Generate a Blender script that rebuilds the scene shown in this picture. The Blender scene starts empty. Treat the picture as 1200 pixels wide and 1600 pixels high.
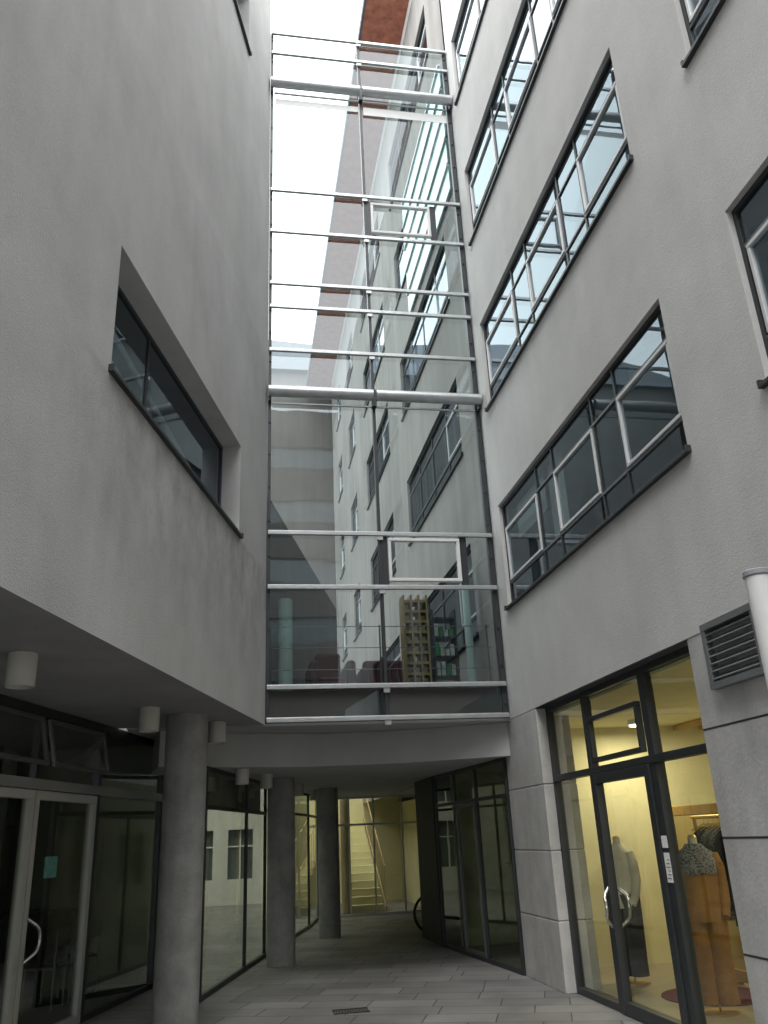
import bpy, bmesh, math, random
from mathutils import Vector, Matrix
random.seed(7)
SC=bpy.context.scene
SC.view_settings.view_transform='Standard';SC.view_settings.look='None';SC.view_settings.exposure=0
COL=SC.collection
Z=Vector((0,0,1))
# ------------------------------------------------------------ materials
def new_mat(name):
    m=bpy.data.materials.new(name);m.use_nodes=True
    nt=m.node_tree;b=nt.nodes['Principled BSDF']
    return m,nt,b
def N(nt,t,**k):
    n=nt.nodes.new(t)
    for a,v in k.items(): setattr(n,a,v)
    return n
def mapped(nt,scale=(1,1,1),rot=(0,0,0)):
    tc=N(nt,'ShaderNodeTexCoord');mp=N(nt,'ShaderNodeMapping')
    mp.inputs['Scale'].default_value=scale;mp.inputs['Rotation'].default_value=rot
    nt.links.new(tc.outputs['Object'],mp.inputs['Vector']);return mp
def rough_mat(name,col,rough=.85,metal=0,var=.12,vscale=1.2,streak=.0,bump=.0,bscale=60,spec=.3,stain=None,dist=.01,grain=0):
    m,nt,b=new_mat(name)
    b.inputs['Roughness'].default_value=rough;b.inputs['Metallic'].default_value=metal
    b.inputs['Specular IOR Level'].default_value=spec
    mp=mapped(nt)
    n1=N(nt,'ShaderNodeTexNoise');n1.inputs['Scale'].default_value=vscale;n1.inputs['Detail'].default_value=6;n1.inputs['Roughness'].default_value=.6
    nt.links.new(mp.outputs[0],n1.inputs['Vector'])
    def mul(a,b_):
        mm=N(nt,'ShaderNodeMath',operation='MULTIPLY');nt.links.new(a,mm.inputs[0]);nt.links.new(b_,mm.inputs[1]);return mm.outputs[0]
    def rng(src,a,b_,c,d):
        m2=N(nt,'ShaderNodeMapRange');m2.inputs['From Min'].default_value=a;m2.inputs['From Max'].default_value=b_
        m2.inputs['To Min'].default_value=c;m2.inputs['To Max'].default_value=d;nt.links.new(src,m2.inputs['Value']);return m2.outputs[0]
    fac=rng(n1.outputs['Fac'],.3,.7,1-var,1+var*.6)
    if grain>0:
        n5=N(nt,'ShaderNodeTexNoise');n5.inputs['Scale'].default_value=40;n5.inputs['Detail'].default_value=4;n5.inputs['Roughness'].default_value=.7
        nt.links.new(mp.outputs[0],n5.inputs['Vector'])
        fac=mul(fac,rng(n5.outputs['Fac'],.35,.65,1-grain,1+grain))
    if streak>0:
        mp2=mapped(nt,(2.5,2.5,.18))
        n2=N(nt,'ShaderNodeTexNoise');n2.inputs['Scale'].default_value=1.3;n2.inputs['Detail'].default_value=5
        nt.links.new(mp2.outputs[0],n2.inputs['Vector'])
        fac=mul(fac,rng(n2.outputs['Fac'],.35,.65,1-streak,1.0))
    if stain:
        sp=N(nt,'ShaderNodeSeparateXYZ');nt.links.new(mp.outputs[0],sp.inputs[0])
        for (z0,z1,y0,y1,amt) in stain:
            a=rng(sp.outputs['Z'],z0,z1,0,1)
            cut=rng(sp.outputs['Z'],z1,z1+.05,1,0)
            yy=rng(sp.outputs['Y'],y0,y1,0,1)
            mp3=mapped(nt,(2,2,1.3));n4=N(nt,'ShaderNodeTexNoise');n4.inputs['Scale'].default_value=1.4;n4.inputs['Detail'].default_value=7;n4.inputs['Roughness'].default_value=.65
            nt.links.new(mp3.outputs[0],n4.inputs['Vector'])
            q=mul(mul(mul(a,cut),yy),rng(n4.outputs['Fac'],.38,.7,0,1))
            fac=mul(fac,rng(q,0,1,1,1-amt))
    vm=N(nt,'ShaderNodeVectorMath',operation='SCALE');vm.inputs[0].default_value=col[:3]
    nt.links.new(fac,vm.inputs['Scale']);nt.links.new(vm.outputs[0],b.inputs['Base Color'])
    if bump>0:
        n3=N(nt,'ShaderNodeTexNoise');n3.inputs['Scale'].default_value=bscale;n3.inputs['Detail'].default_value=2
        nt.links.new(mp.outputs[0],n3.inputs['Vector'])
        bp=N(nt,'ShaderNodeBump');bp.inputs['Strength'].default_value=bump;bp.inputs['Distance'].default_value=dist
        nt.links.new(n3.outputs['Fac'],bp.inputs['Height']);nt.links.new(bp.outputs[0],b.inputs['Normal'])
    return m
def glass_mat(name,tint,base,power=4,wob=.01,gcol=(1,1,1)):
    m=bpy.data.materials.new(name);m.use_nodes=True;nt=m.node_tree;nt.nodes.clear()
    out=N(nt,'ShaderNodeOutputMaterial');tr=N(nt,'ShaderNodeBsdfTransparent');tr.inputs[0].default_value=(*tint,1)
    gl=N(nt,'ShaderNodeBsdfGlossy');gl.inputs['Roughness'].default_value=.012;gl.inputs['Color'].default_value=(*gcol,1)
    lw=N(nt,'ShaderNodeLayerWeight');lw.inputs['Blend'].default_value=.5
    pw=N(nt,'ShaderNodeMath',operation='POWER');pw.inputs[1].default_value=power
    nt.links.new(lw.outputs['Facing'],pw.inputs[0])
    mr=N(nt,'ShaderNodeMapRange');mr.inputs['To Min'].default_value=base;mr.inputs['To Max'].default_value=1
    nt.links.new(pw.outputs[0],mr.inputs['Value'])
    mp=mapped(nt);n3=N(nt,'ShaderNodeTexNoise');n3.inputs['Scale'].default_value=1.6;n3.inputs['Detail'].default_value=1
    nt.links.new(mp.outputs[0],n3.inputs['Vector'])
    bp=N(nt,'ShaderNodeBump');bp.inputs['Strength'].default_value=wob;bp.inputs['Distance'].default_value=.1
    nt.links.new(n3.outputs['Fac'],bp.inputs['Height']);nt.links.new(bp.outputs[0],gl.inputs['Normal'])
    mx=N(nt,'ShaderNodeMixShader');nt.links.new(mr.outputs[0],mx.inputs[0]);nt.links.new(tr.outputs[0],mx.inputs[1]);nt.links.new(gl.outputs[0],mx.inputs[2])
    nt.links.new(mx.outputs[0],out.inputs[0]);return m
def emit_mat(name,col,s):
    m=bpy.data.materials.new(name);m.use_nodes=True;nt=m.node_tree;nt.nodes.clear()
    out=N(nt,'ShaderNodeOutputMaterial');e=N(nt,'ShaderNodeEmission');e.inputs[0].default_value=(*col,1);e.inputs[1].default_value=s
    nt.links.new(e.outputs[0],out.inputs[0]);return m
STUC=rough_mat('grey stucco',(.545,.545,.54),.95,var=.09,vscale=1.1,streak=.05,bump=.5,bscale=95,dist=.006,grain=.035)
STUCL=rough_mat('weathered stucco',(.50,.50,.495),.95,var=.13,vscale=.9,streak=.05,bump=.5,bscale=95,dist=.006,grain=.035,stain=[(3.4,5.12,4.5,6.5,.42),(3.1,8.5,1,12,.14)])
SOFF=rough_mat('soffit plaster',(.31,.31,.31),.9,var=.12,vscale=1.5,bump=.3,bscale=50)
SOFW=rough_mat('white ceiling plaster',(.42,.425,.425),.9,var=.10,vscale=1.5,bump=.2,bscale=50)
WHITEW=rough_mat('pale render',(.60,.60,.58),.9,var=.1,vscale=.6,streak=.1)
WINGW=rough_mat('grey white render',(.25,.245,.235),.9,var=.2,vscale=.5,streak=.2)
CONC=rough_mat('cast concrete',(.36,.36,.35),.85,var=.25,vscale=3.5,streak=.18,bump=.35,bscale=25,grain=.05)
STONE=rough_mat('concrete cladding',(.49,.485,.475),.85,var=.2,vscale=2.2,streak=.18,bump=.3,bscale=30,grain=.04)
JOINT=rough_mat('dark joint',(.04,.04,.04),.9)
DARK=rough_mat('dark anodised frame',(.045,.05,.055),.42,metal=.4,var=.15,vscale=4,spec=.5)
GREYF=rough_mat('grey frame',(.13,.135,.14),.45,metal=.3,var=.1,vscale=4,spec=.5)
ALU=rough_mat('silver aluminium',(.50,.52,.53),.38,metal=.75,var=.12,vscale=6,spec=.5)
ALUP=rough_mat('pale aluminium',(.60,.61,.62),.45,metal=.2,var=.08,vscale=5,spec=.5)
WHITEP=rough_mat('white powder coat',(.70,.71,.71),.45,var=.05,vscale=5,spec=.4)
DOORP=rough_mat('beige grey door paint',(.47,.47,.44),.5,var=.08,vscale=5,spec=.4)
LAMPW=rough_mat('beige lamp paint',(.54,.53,.49),.5,var=.06,vscale=5,spec=.4)
TERRA=rough_mat('terracotta boards',(.38,.15,.10),.8,var=.4,vscale=4.5)
SLATE=rough_mat('slate',(.10,.11,.13),.7,var=.2,vscale=4)
BROWNW=rough_mat('brown grey wall',(.15,.14,.135),.9,var=.12,vscale=.6,streak=.12)
OPPW=rough_mat('opposite wall render',(.12,.115,.11),.9,var=.1,vscale=.5,streak=.1)
YELW=rough_mat('yellow courtyard wall',(.60,.57,.36),.9,var=.14,vscale=1)
CREAM=rough_mat('cream shop wall',(.74,.70,.48),.9,var=.12,vscale=1.5)
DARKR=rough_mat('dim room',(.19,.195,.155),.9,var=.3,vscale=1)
GREYR=rough_mat('office room',(.52,.56,.58),.9,var=.15,vscale=1)
WOOD=rough_mat('golden wood',(.46,.28,.09),.45,var=.25,vscale=5)
GOLD=rough_mat('brass tube',(.62,.43,.17),.35,metal=.8,var=.1)
ORANGE=rough_mat('rust cloth',(.33,.17,.055),.9,var=.25,vscale=6,bump=.3,bscale=20)
CREAMC=rough_mat('off white cloth',(.62,.61,.56),.9,var=.12,vscale=6)
BLACKC=rough_mat('black cloth',(.03,.03,.035),.9,var=.3,vscale=8)
OLIVEC=rough_mat('olive cloth',(.12,.13,.08),.9,var=.3,vscale=8)
MAROON=rough_mat('maroon upholstery',(.06,.012,.016),.8,var=.2,vscale=4)
PALEG=rough_mat('pale green paint',(.42,.53,.51),.6,var=.06)
RUBBER=rough_mat('rubber',(.02,.02,.02),.7)
STEEL=rough_mat('brushed steel',(.65,.65,.65),.25,metal=.9,var=.1,spec=.5)
TEAL=rough_mat('teal vinyl',(.14,.36,.33),.6,var=.4,vscale=20)
PAPER=rough_mat('white paper',(.75,.75,.72),.8)
RUST=rough_mat('rust painted steel',(.36,.26,.15),.6,var=.3,vscale=5)
GFAC=glass_mat('screen glass',(.57,.64,.63),.085,4,gcol=(.86,.95,1))
GWIN=glass_mat('window glass',(.60,.69,.71),.10,3.2,gcol=(.60,.67,.74))
GSHOP=glass_mat('shop glass',(.82,.87,.78),.07,4)
GEND=glass_mat('end screen glass',(.84,.84,.66),.06,4)
GPAS=glass_mat('passage glass',(.68,.73,.58),.09,4)
GDARK=glass_mat('tinted shop glass',(.58,.63,.54),.17,4)
LAMPG=emit_mat('lamp glow',(1,.9,.7),9)
TEALP=rough_mat('teal reflection panel',(.22,.44,.46),.15,var=.25,vscale=1.5,spec=.8)  # teal of the mirrored windows, put into the colour
PATT,nt,b=new_mat('patterned cloth');mp=mapped(nt);v=N(nt,'ShaderNodeTexVoronoi');v.inputs['Scale'].default_value=45
cr=N(nt,'ShaderNodeValToRGB');cr.color_ramp.elements[0].color=(.04,.045,.07,1);cr.color_ramp.elements[1].color=(.22,.22,.24,1);cr.color_ramp.elements[0].position=.35;cr.color_ramp.elements[1].position=.5
nt.links.new(mp.outputs[0],v.inputs['Vector']);nt.links.new(v.outputs['Distance'],cr.inputs[0]);nt.links.new(cr.outputs[0],b.inputs['Base Color']);b.inputs['Roughness'].default_value=.9
# paving
PAVE,nt,b=new_mat('granite paving')
mp=mapped(nt,rot=(0,0,math.radians(20)))
br=N(nt,'ShaderNodeTexBrick');br.offset=.37;br.offset_frequency=2;br.squash=1.35;br.squash_frequency=3
br.inputs['Scale'].default_value=1;br.inputs['Mortar Size'].default_value=.007;br.inputs['Mortar Smooth'].default_value=.3
br.inputs['Brick Width'].default_value=.72;br.inputs['Row Height'].default_value=.40;br.inputs['Bias'].default_value=0
br.inputs['Color1'].default_value=(.15,.148,.145,1);br.inputs['Color2'].default_value=(.215,.212,.206,1);br.inputs['Mortar'].default_value=(.035,.034,.032,1)
nt.links.new(mp.outputs[0],br.inputs['Vector'])
n1=N(nt,'ShaderNodeTexNoise');n1.inputs['Scale'].default_value=1.1;n1.inputs['Detail'].default_value=8;nt.links.new(mp.outputs[0],n1.inputs['Vector'])
mr=N(nt,'ShaderNodeMapRange');mr.inputs['From Min'].default_value=.3;mr.inputs['From Max'].default_value=.7;mr.inputs['To Min'].default_value=.65;mr.inputs['To Max'].default_value=1.15
nt.links.new(n1.outputs['Fac'],mr.inputs['Value'])
vm=N(nt,'ShaderNodeVectorMath',operation='SCALE');nt.links.new(br.outputs['Color'],vm.inputs[0]);nt.links.new(mr.outputs[0],vm.inputs['Scale']);nt.links.new(vm.outputs[0],b.inputs['Base Color'])
b.inputs['Roughness'].default_value=.6
bp=N(nt,'ShaderNodeBump');bp.inputs['Strength'].default_value=.5;bp.inputs['Distance'].default_value=.01;bp.invert=True
nt.links.new(br.outputs['Fac'],bp.inputs['Height']);nt.links.new(bp.outputs[0],b.inputs['Normal'])
# ------------------------------------------------------------ object helpers
WL={}
def setpar(o,p): o.parent=p;o.matrix_parent_inverse=Matrix.Translation(-WL[p])
def thing(name,loc,label=None,cat=None,parent=None,group=None):
    e=bpy.data.objects.new(name,None);COL.objects.link(e);loc=Vector(loc);WL[e]=loc
    e.empty_display_size=.2
    e.location=loc
    if parent: setpar(e,parent)
    if label:e['label']=label
    if cat:e['category']=cat
    if group:e['group']=group
    return e
class Fr:
    def __init__(s,O,u,n): s.O=Vector(O);s.u=Vector(u).normalized();s.n=Vector(n).normalized()
    def P(s,u,z,d=0): return s.O+s.u*u+s.n*d+Z*z
class MB:
    def __init__(s): s.v=[];s.f=[]
    def add(s,vs,fs):
        k=len(s.v);s.v+=[Vector(q) for q in vs];s.f+=[tuple(i+k for i in f) for f in fs];return s
    def quad(s,a,b,c,d): return s.add([a,b,c,d],[(0,1,2,3)])
    def hexa(s,p): return s.add(p,[(0,3,2,1),(4,5,6,7),(0,1,5,4),(1,2,6,5),(2,3,7,6),(3,0,4,7)])
    def fbox(s,F,u0,u1,z0,z1,d0,d1):
        return s.hexa([F.P(u0,z0,d0),F.P(u1,z0,d0),F.P(u1,z0,d1),F.P(u0,z0,d1),F.P(u0,z1,d0),F.P(u1,z1,d0),F.P(u1,z1,d1),F.P(u0,z1,d1)])
    def box(s,x0,x1,y0,y1,z0,z1):
        return s.hexa([Vector(q) for q in ((x0,y0,z0),(x1,y0,z0),(x1,y1,z0),(x0,y1,z0),(x0,y0,z1),(x1,y0,z1),(x1,y1,z1),(x0,y1,z1))])
    def prism(s,poly,z0,z1):
        n=len(poly);vs=[Vector((x,y,z0)) for x,y in poly]+[Vector((x,y,z1)) for x,y in poly]
        fs=[tuple(range(n))[::-1],tuple(range(n,2*n))]+[(i,(i+1)%n,n+(i+1)%n,n+i) for i in range(n)]
        return s.add(vs,fs)
    def cyl(s,a,b,r,n=16,r2=None,caps=True):
        a=Vector(a);b=Vector(b);r2=r if r2 is None else r2
        d=(b-a).normalized();x=d.orthogonal().normalized();y=d.cross(x)
        vs=[a+(x*math.cos(t)+y*math.sin(t))*r for t in [2*math.pi*i/n for i in range(n)]]
        vs+=[b+(x*math.cos(t)+y*math.sin(t))*r2 for t in [2*math.pi*i/n for i in range(n)]]
        fs=[(i,(i+1)%n,n+(i+1)%n,n+i) for i in range(n)]
        if caps: fs+=[tuple(range(n))[::-1],tuple(range(n,2*n))]
        return s.add(vs,fs)
    def tube(s,pts,r,n=10):
        for i in range(len(pts)-1): s.cyl(pts[i],pts[i+1],r,n)
        return s
    def torus(s,c,ax,ay,R,r,n=40,k=8):
        c=Vector(c);ax=Vector(ax);ay=Vector(ay);az=ax.cross(ay);vs=[];fs=[]
        for i in range(n):
            t=2*math.pi*i/n;q=ax*math.cos(t)+ay*math.sin(t)
            for j in range(k):
                w=2*math.pi*j/k;vs.append(c+q*(R+r*math.cos(w))+az*r*math.sin(w))
        for i in range(n):
            for j in range(k): fs.append((i*k+j,((i+1)%n)*k+j,((i+1)%n)*k+(j+1)%k,i*k+(j+1)%k))
        return s.add(vs,fs)
    def build(s,name,mat,parent=None,bevel=0,smooth=False,merge=False,label=None,cat=None,kind=None,group=None,subsurf=0):
        me=bpy.data.meshes.new(name);bm=bmesh.new()
        vv=[bm.verts.new(q) for q in s.v]
        for f in s.f:
            try: bm.faces.new([vv[i] for i in f])
            except ValueError: pass
        if merge: bmesh.ops.remove_doubles(bm,verts=bm.verts,dist=.0005)
        bmesh.ops.recalc_face_normals(bm,faces=bm.faces)
        bm.to_mesh(me);bm.free()
        me.materials.append(mat)
        if smooth:
            me.polygons.foreach_set('use_smooth',[True]*len(me.polygons))
            try: me.set_sharp_from_angle(angle=math.radians(40))
            except Exception: pass
        o=bpy.data.objects.new(name,me);COL.objects.link(o);WL[o]=Vector((0,0,0))
        if bevel>0:
            b=o.modifiers.new('b','BEVEL');b.width=bevel;b.segments=2;b.limit_method='ANGLE'
        if parent: setpar(o,parent)
        if label:o['label']=label
        if cat:o['category']=cat
        if kind:o['kind']=kind
        if group:o['group']=group
        return o
def dup(th,off):
    off=Vector(off);n=th.copy();COL.objects.link(n);n.location=th.location+off;WL[n]=WL[th]+off
    n.matrix_parent_inverse=th.matrix_parent_inverse.copy()
    for c in list(th.children):
        k=c.copy();COL.objects.link(k);inv=c.matrix_parent_inverse.copy();k.parent=n;k.matrix_parent_inverse=inv;WL[k]=WL[c]+off
    return n
def wall(F,u0,u1,z0,z1,holes,depth):
    mb=MB();us=sorted({u0,u1}|{h[0] for h in holes}|{h[1] for h in holes});zs=sorted({z0,z1}|{h[2] for h in holes}|{h[3] for h in holes})
    us=[u for u in us if u0<=u<=u1];zs=[z for z in zs if z0<=z<=z1]
    for i in range(len(us)-1):
        for j in range(len(zs)-1):
            cu=(us[i]+us[i+1])/2;cz=(zs[j]+zs[j+1])/2
            if any(h[0]<cu<h[1] and h[2]<cz<h[3] for h in holes): continue
            mb.quad(F.P(us[i],zs[j]),F.P(us[i+1],zs[j]),F.P(us[i+1],zs[j+1]),F.P(us[i],zs[j+1]))
    for a,b,c,d in holes:
        for p,q in (((a,c),(b,c)),((b,c),(b,d)),((b,d),(a,d)),((a,d),(a,c))):
            mb.quad(F.P(*p),F.P(*q),F.P(q[0],q[1],-depth),F.P(p[0],p[1],-depth))
    return mb
def window(parent,F,u0,u1,z0,z1,rec,mull,trans,case,sill=True,glass=GWIN,fm=DARK,cm=ALUP):
    base=F.P((u0+u1)/2,z0,0)
    w=thing('window',base,parent=parent)
    fr=MB();t=.042
    fr.fbox(F,u0,u1,z0,z0+t,-rec,-rec+.05).fbox(F,u0,u1,z1-t,z1,-rec,-rec+.05)
    fr.fbox(F,u0,u0+t,z0+t,z1-t,-rec,-rec+.048).fbox(F,u1-t,u1,z0+t,z1-t,-rec,-rec+.048)
    for m in mull: fr.fbox(F,m-.018,m+.018,z0+t,z1-t,-rec+.002,-rec+.044)
    fr.build('frame',fm,w,bevel=.004)
    if trans:
        tr=MB()
        for zz in trans: tr.fbox(F,u0+t,u1-t,zz-.014,zz+.014,-rec+.004,-rec+.048)
        tr.build('transom',GREYF,w,bevel=.003)
    for a,b,c,d in case:
        k=MB();q=.036
        k.fbox(F,a,b,c,c+q,-rec+.01,-rec+.06).fbox(F,a,b,d-q,d,-rec+.01,-rec+.06).fbox(F,a,a+q,c+q,d-q,-rec+.01,-rec+.058).fbox(F,b-q,b,c+q,d-q,-rec+.01,-rec+.058)
        k.build('casement',cm,w,bevel=.006)
    g=MB();g.quad(F.P(u0+.02,z0+.02,-rec+.03),F.P(u1-.02,z0+.02,-rec+.03),F.P(u1-.02,z1-.02,-rec+.03),F.P(u0+.02,z1-.02,-rec+.03))
    g.build('glass_pane',glass,w)
    if sill:
        s=MB();s.fbox(F,u0-.04,u1+.04,z0-.035,z0-.002,-rec+.04,.045).fbox(F,u0-.045,u0-.02,z0-.034,z0+.03,-.02,.047).fbox(F,u1+.02,u1+.045,z0-.034,z0+.03,-.02,.047)
        s.build('sill',fm,w,bevel=.003)
    return w
# ------------------------------------------------------------ camera
f=1293.0;roll=.047;pt=math.radians(21.4);th=math.radians(-10.294)
nrm=math.hypot(1,roll);RZ=Matrix.Rotation(th,3,'Z')
right0=Vector((1,0,0));up0=Vector((0,-math.sin(pt),math.cos(pt)));fw0=Vector((0,math.cos(pt),math.sin(pt)))
ix=RZ@((right0-up0*roll)/nrm);iy=RZ@((right0*roll+up0)/nrm);fw=RZ@fw0
cd=bpy.data.cameras.new('camera');cam=bpy.data.objects.new('camera',cd);COL.objects.link(cam)
cam.matrix_world=Matrix(((ix.x,iy.x,-fw.x,0),(ix.y,iy.y,-fw.y,0),(ix.z,iy.z,-fw.z,1.7),(0,0,0,1)))
cd.sensor_fit='VERTICAL';cd.sensor_height=24;cd.lens=24*f/1600;cd.clip_start=.05;cd.clip_end=1500
SC.camera=cam
# ------------------------------------------------------------ world
w=bpy.data.worlds.new('World');SC.world=w;w.use_nodes=True;nt=w.node_tree;bg=nt.nodes['Background']
sky=N(nt,'ShaderNodeTexSky');sky.sky_type='NISHITA';sky.sun_disc=False;sky.sun_elevation=math.radians(58);sky.sun_rotation=math.radians(200)
mix=N(nt,'ShaderNodeMix',data_type='RGBA');mix.inputs[0].default_value=.88
mix.inputs[7].default_value=(36.5,36.5,36.3,1)
nt.links.new(sky.outputs[0],mix.inputs[6]);nt.links.new(mix.outputs[2],bg.inputs['Color']);bg.inputs['Strength'].default_value=.15
sd=bpy.data.lights.new('sun','SUN');sd.energy=1.5;sd.angle=math.radians(20);sd.color=(1,.97,.92)
so=bpy.data.objects.new('sun',sd);COL.objects.link(so)
az=math.radians(200);el=math.radians(58)
sdir=Vector((math.sin(az)*math.cos(el),math.cos(az)*math.cos(el),math.sin(el)))
so.rotation_euler=sdir.to_track_quat('Z','Y').to_euler()
# ------------------------------------------------------------ ground
g=MB();g.quad((-300,-300,0),(300,-300,0),(300,300,0),(-300,300,0));g.build('pavement',PAVE,kind='structure')
# ------------------------------------------------------------ frames of reference
XR=3.595;YF=10.987
R=Fr((XR,0,0),(0,1,0),(-1,0,0))
F=Fr((0,YF,0),(1,0,0),(0,-1,0))
an=math.radians(14.868);dL=Vector((math.sin(an),math.cos(an),0));nL=Vector((dL.y,-dL.x,0))
L0=Vector((.313,YF,0));L=Fr(L0,dL,nL);S=Fr(L0-nL*1.773,dL,nL)
ST=3.08;HR=19.9;HN=17.3
# ------------------------------------------------------------ right office building
OB=thing('office_building',(XR+2,6,0),'grey stucco office building with ribbon windows above a clothes shop','building')
lev=[4.55+ST*k for k in range(5)]
bandsA=(5.65,10.6);bandsB=(-.4,4.55);RC=.10
holes=[]
for z in lev[:4]:
    holes+= [(bandsA[0],bandsA[1],z,z+1.5),(bandsB[0],bandsB[1],z,z+1.5)]
wall(R,-8,YF,3.1,HN,holes,RC).build('wall',STUC,OB,merge=True)
MB().box(XR+.02,XR+6,-8,-7.9,0,HN).box(XR+.002,XR+6,-7.9,11.0,HN-.2,HN+.1).box(XR+.002,XR+6,11.0,11.1,HN-.2,HR).box(XR+.002,XR+6,11.1,30.9,HR-.2,HR+.1).box(XR+5.9,XR+6,-7.9,11.05,0,HN-.2).box(XR+5.9,XR+6,11.05,30.9,0,HR-.2).build('roof_and_rear_wall',STUC,OB)
rm=MB()
for k in range(5):
    z=3.1+ST*k
    rm.box(XR+.2,XR+5.85,-7.85,30.8,z,z+.3)
rm.build('floor_slab',GREYR,OB)
MB().box(XR+3.2,XR+3.3,-7.8,30.7,3.4,HN-.2).box(XR+.25,XR+3.2,5.0,5.1,3.4,HN-.2).box(XR+.25,XR+3.2,11.0,11.1,3.4,HN-.2).build('inner_wall',GREYR,OB)
w0=window(OB,R,*bandsA,lev[0],lev[0]+1.5,RC,[6.82,7.40,8.62,9.2],[lev[0]+.34,lev[0]+1.14],[(5.72,6.79,lev[0]+.36,lev[0]+1.12),(7.43,8.59,lev[0]+.36,lev[0]+1.12),(9.23,10.52,lev[0]+.36,lev[0]+1.12)])
w1=window(OB,R,*bandsB,lev[0],lev[0]+1.5,RC,[.8,1.4,2.6,3.3],[lev[0]+.34,lev[0]+1.14],[(3.33,4.48,lev[0]+.36,lev[0]+1.12),(1.43,2.57,lev[0]+.36,lev[0]+1.12)])
for k in range(1,4):
    for q in (w0,w1): dup(q,(0,0,ST*k))
# pale roller blinds partly lowered inside the lowest ribbon window
bl=MB()
for a_,b_,h_ in ((5.75,6.76,.25),(8.66,9.16,.95),(9.3,10.45,.5)): bl.fbox(R,a_,b_,lev[0]+1.45-h_,lev[0]+1.45,-RC-.12,-RC-.11)
bl.build('roller_blind',ALUP,OB)
st=MB();st.fbox(R,-8,6.2,0,3.097,-.35,-.004);st.build('ground_wall',STONE,OB)
jp=MB()
for z in (.8,1.58,2.37): jp.fbox(R,-7.9,6.2-.002,z-.008,z+.008,-.01,-.0025)
jp.build('joint',JOINT,OB)
pi=MB();zz=[0,.72,1.46,2.2,3.097]
for i in range(4): pi.fbox(R,9.96,11.34,zz[i]+(.006 if i else 0),zz[i+1]-.006,-.42,0.003)
pi.fbox(R,9.97,11.33,.01,3.09,-.41,-.01)
pi.build('pier',STONE,OB,bevel=.008)
sf=MB();D=-.16
for a,b in ((9.90,9.96),(8.76,8.84),(7.30,7.42),(6.2,6.26)): sf.fbox(R,a,b,0,3.095,D-.05,D+.04)
sf.fbox(R,6.26,9.9,2.22,2.29,D-.05,D+.05)
sf.fbox(R,6.26,9.9,3.03,3.094,D-.05,D+.038);sf.fbox(R,6.26,9.9,0,.07,D-.05,D+.037)
sf.build('shopfront_frame',DARK,OB,bevel=.004)
for a,b,c,d in ((8.84,9.90,.07,2.22),(6.26,7.30,.07,2.22),(8.84,9.9,2.29,3.03),(7.42,8.76,2.29,3.03),(6.26,7.30,2.29,3.03)):
    g=MB();g.quad(R.P(a,c,D),R.P(b,c,D),R.P(b,d,D),R.P(a,d,D));g.build('shop_window_pane',GSHOP,OB)
k=MB();q=.05
for (a,b,c,d) in ((7.5,8.70,2.33,2.80),):
    k.fbox(R,a,b,c,c+q,D,D+.06).fbox(R,a,b,d-q,d,D,D+.06).fbox(R,a,a+q,c+q,d-q,D,D+.058).fbox(R,b-q,b,c+q,d-q,D,D+.058)
k.build('fanlight_casement',DARK,OB,bevel=.006)
dr=thing('door',R.P(8.1,0,D),parent=OB)
k=MB();k.fbox(R,8.66,8.755,.01,2.215,D-.03,D+.06).fbox(R,7.425,7.53,.01,2.215,D-.03,D+.06).fbox(R,7.53,8.66,.01,.12,D-.03,D+.058).fbox(R,7.53,8.66,2.12,2.215,D-.03,D+.058)
k.build('frame',DARK,dr,bevel=.005)
g=MB();g.quad(R.P(7.53,.12,D),R.P(8.66,.12,D),R.P(8.66,2.12,D),R.P(7.53,2.12,D));g.build('glass_pane',GSHOP,dr)
def bow(Fm,u,z0,z1,d0,d1,name,par,side=0):
    pts=[]
    for i in range(13):
        t=i/12;a=math.sin(math.pi*t);pts.append(Fm.P(u+side*a,z0+(z1-z0)*t,d0+(d1-d0)*min(1,a*1.6)))
    MB().tube(pts,.016,10).build(name,STEEL,par,smooth=True)
bow(R,8.70,.76,1.12,D+.05,D+.13,'handle',dr,-.08)
bow(R,8.70,.76,1.12,D-.03,D-.11,'handle',dr,-.08)
for (u0,u1,z0,z1) in ((7.31,7.41,1.5,1.6),(7.31,7.41,1.22,1.46)):
    n=MB();n.fbox(R,u0,u1,z0,z1,D+.042,D+.045);n.build('notice',PAPER,OB)
nb=MB()
for i in range(6): nb.fbox(R,7.32,7.395-.02*(i%3),1.25+i*.03,1.256+i*.03,D+.0455,D+.047)
nb.build('notice_lettering',JOINT,OB)
lv=MB();a0,a1,c0,c1=5.16,5.88,2.63,3.13
lv.fbox(R,a0,a1,c0,c0+.05,-.02,.06).fbox(R,a0,a1,c1-.05,c1,-.02,.06).fbox(R,a0,a0+.05,c0+.05,c1-.05,-.02,.058).fbox(R,a1-.05,a1,c0+.05,c1-.05,-.02,.058)
for i in range(7):
    z=c0+.065+i*.056
    lv.hexa([R.P(a0+.05,z,.05),R.P(a1-.05,z,.05),R.P(a1-.05,z+.038,.0),R.P(a0+.05,z+.038,.0),R.P(a0+.05,z+.008,.055),R.P(a1-.05,z+.008,.055),R.P(a1-.05,z+.046,.005),R.P(a0+.05,z+.046,.005)])
lv.build('ventilation_louvre',rough_mat('grey louvre',(.20,.21,.22),.5,metal=.4),OB)
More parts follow.
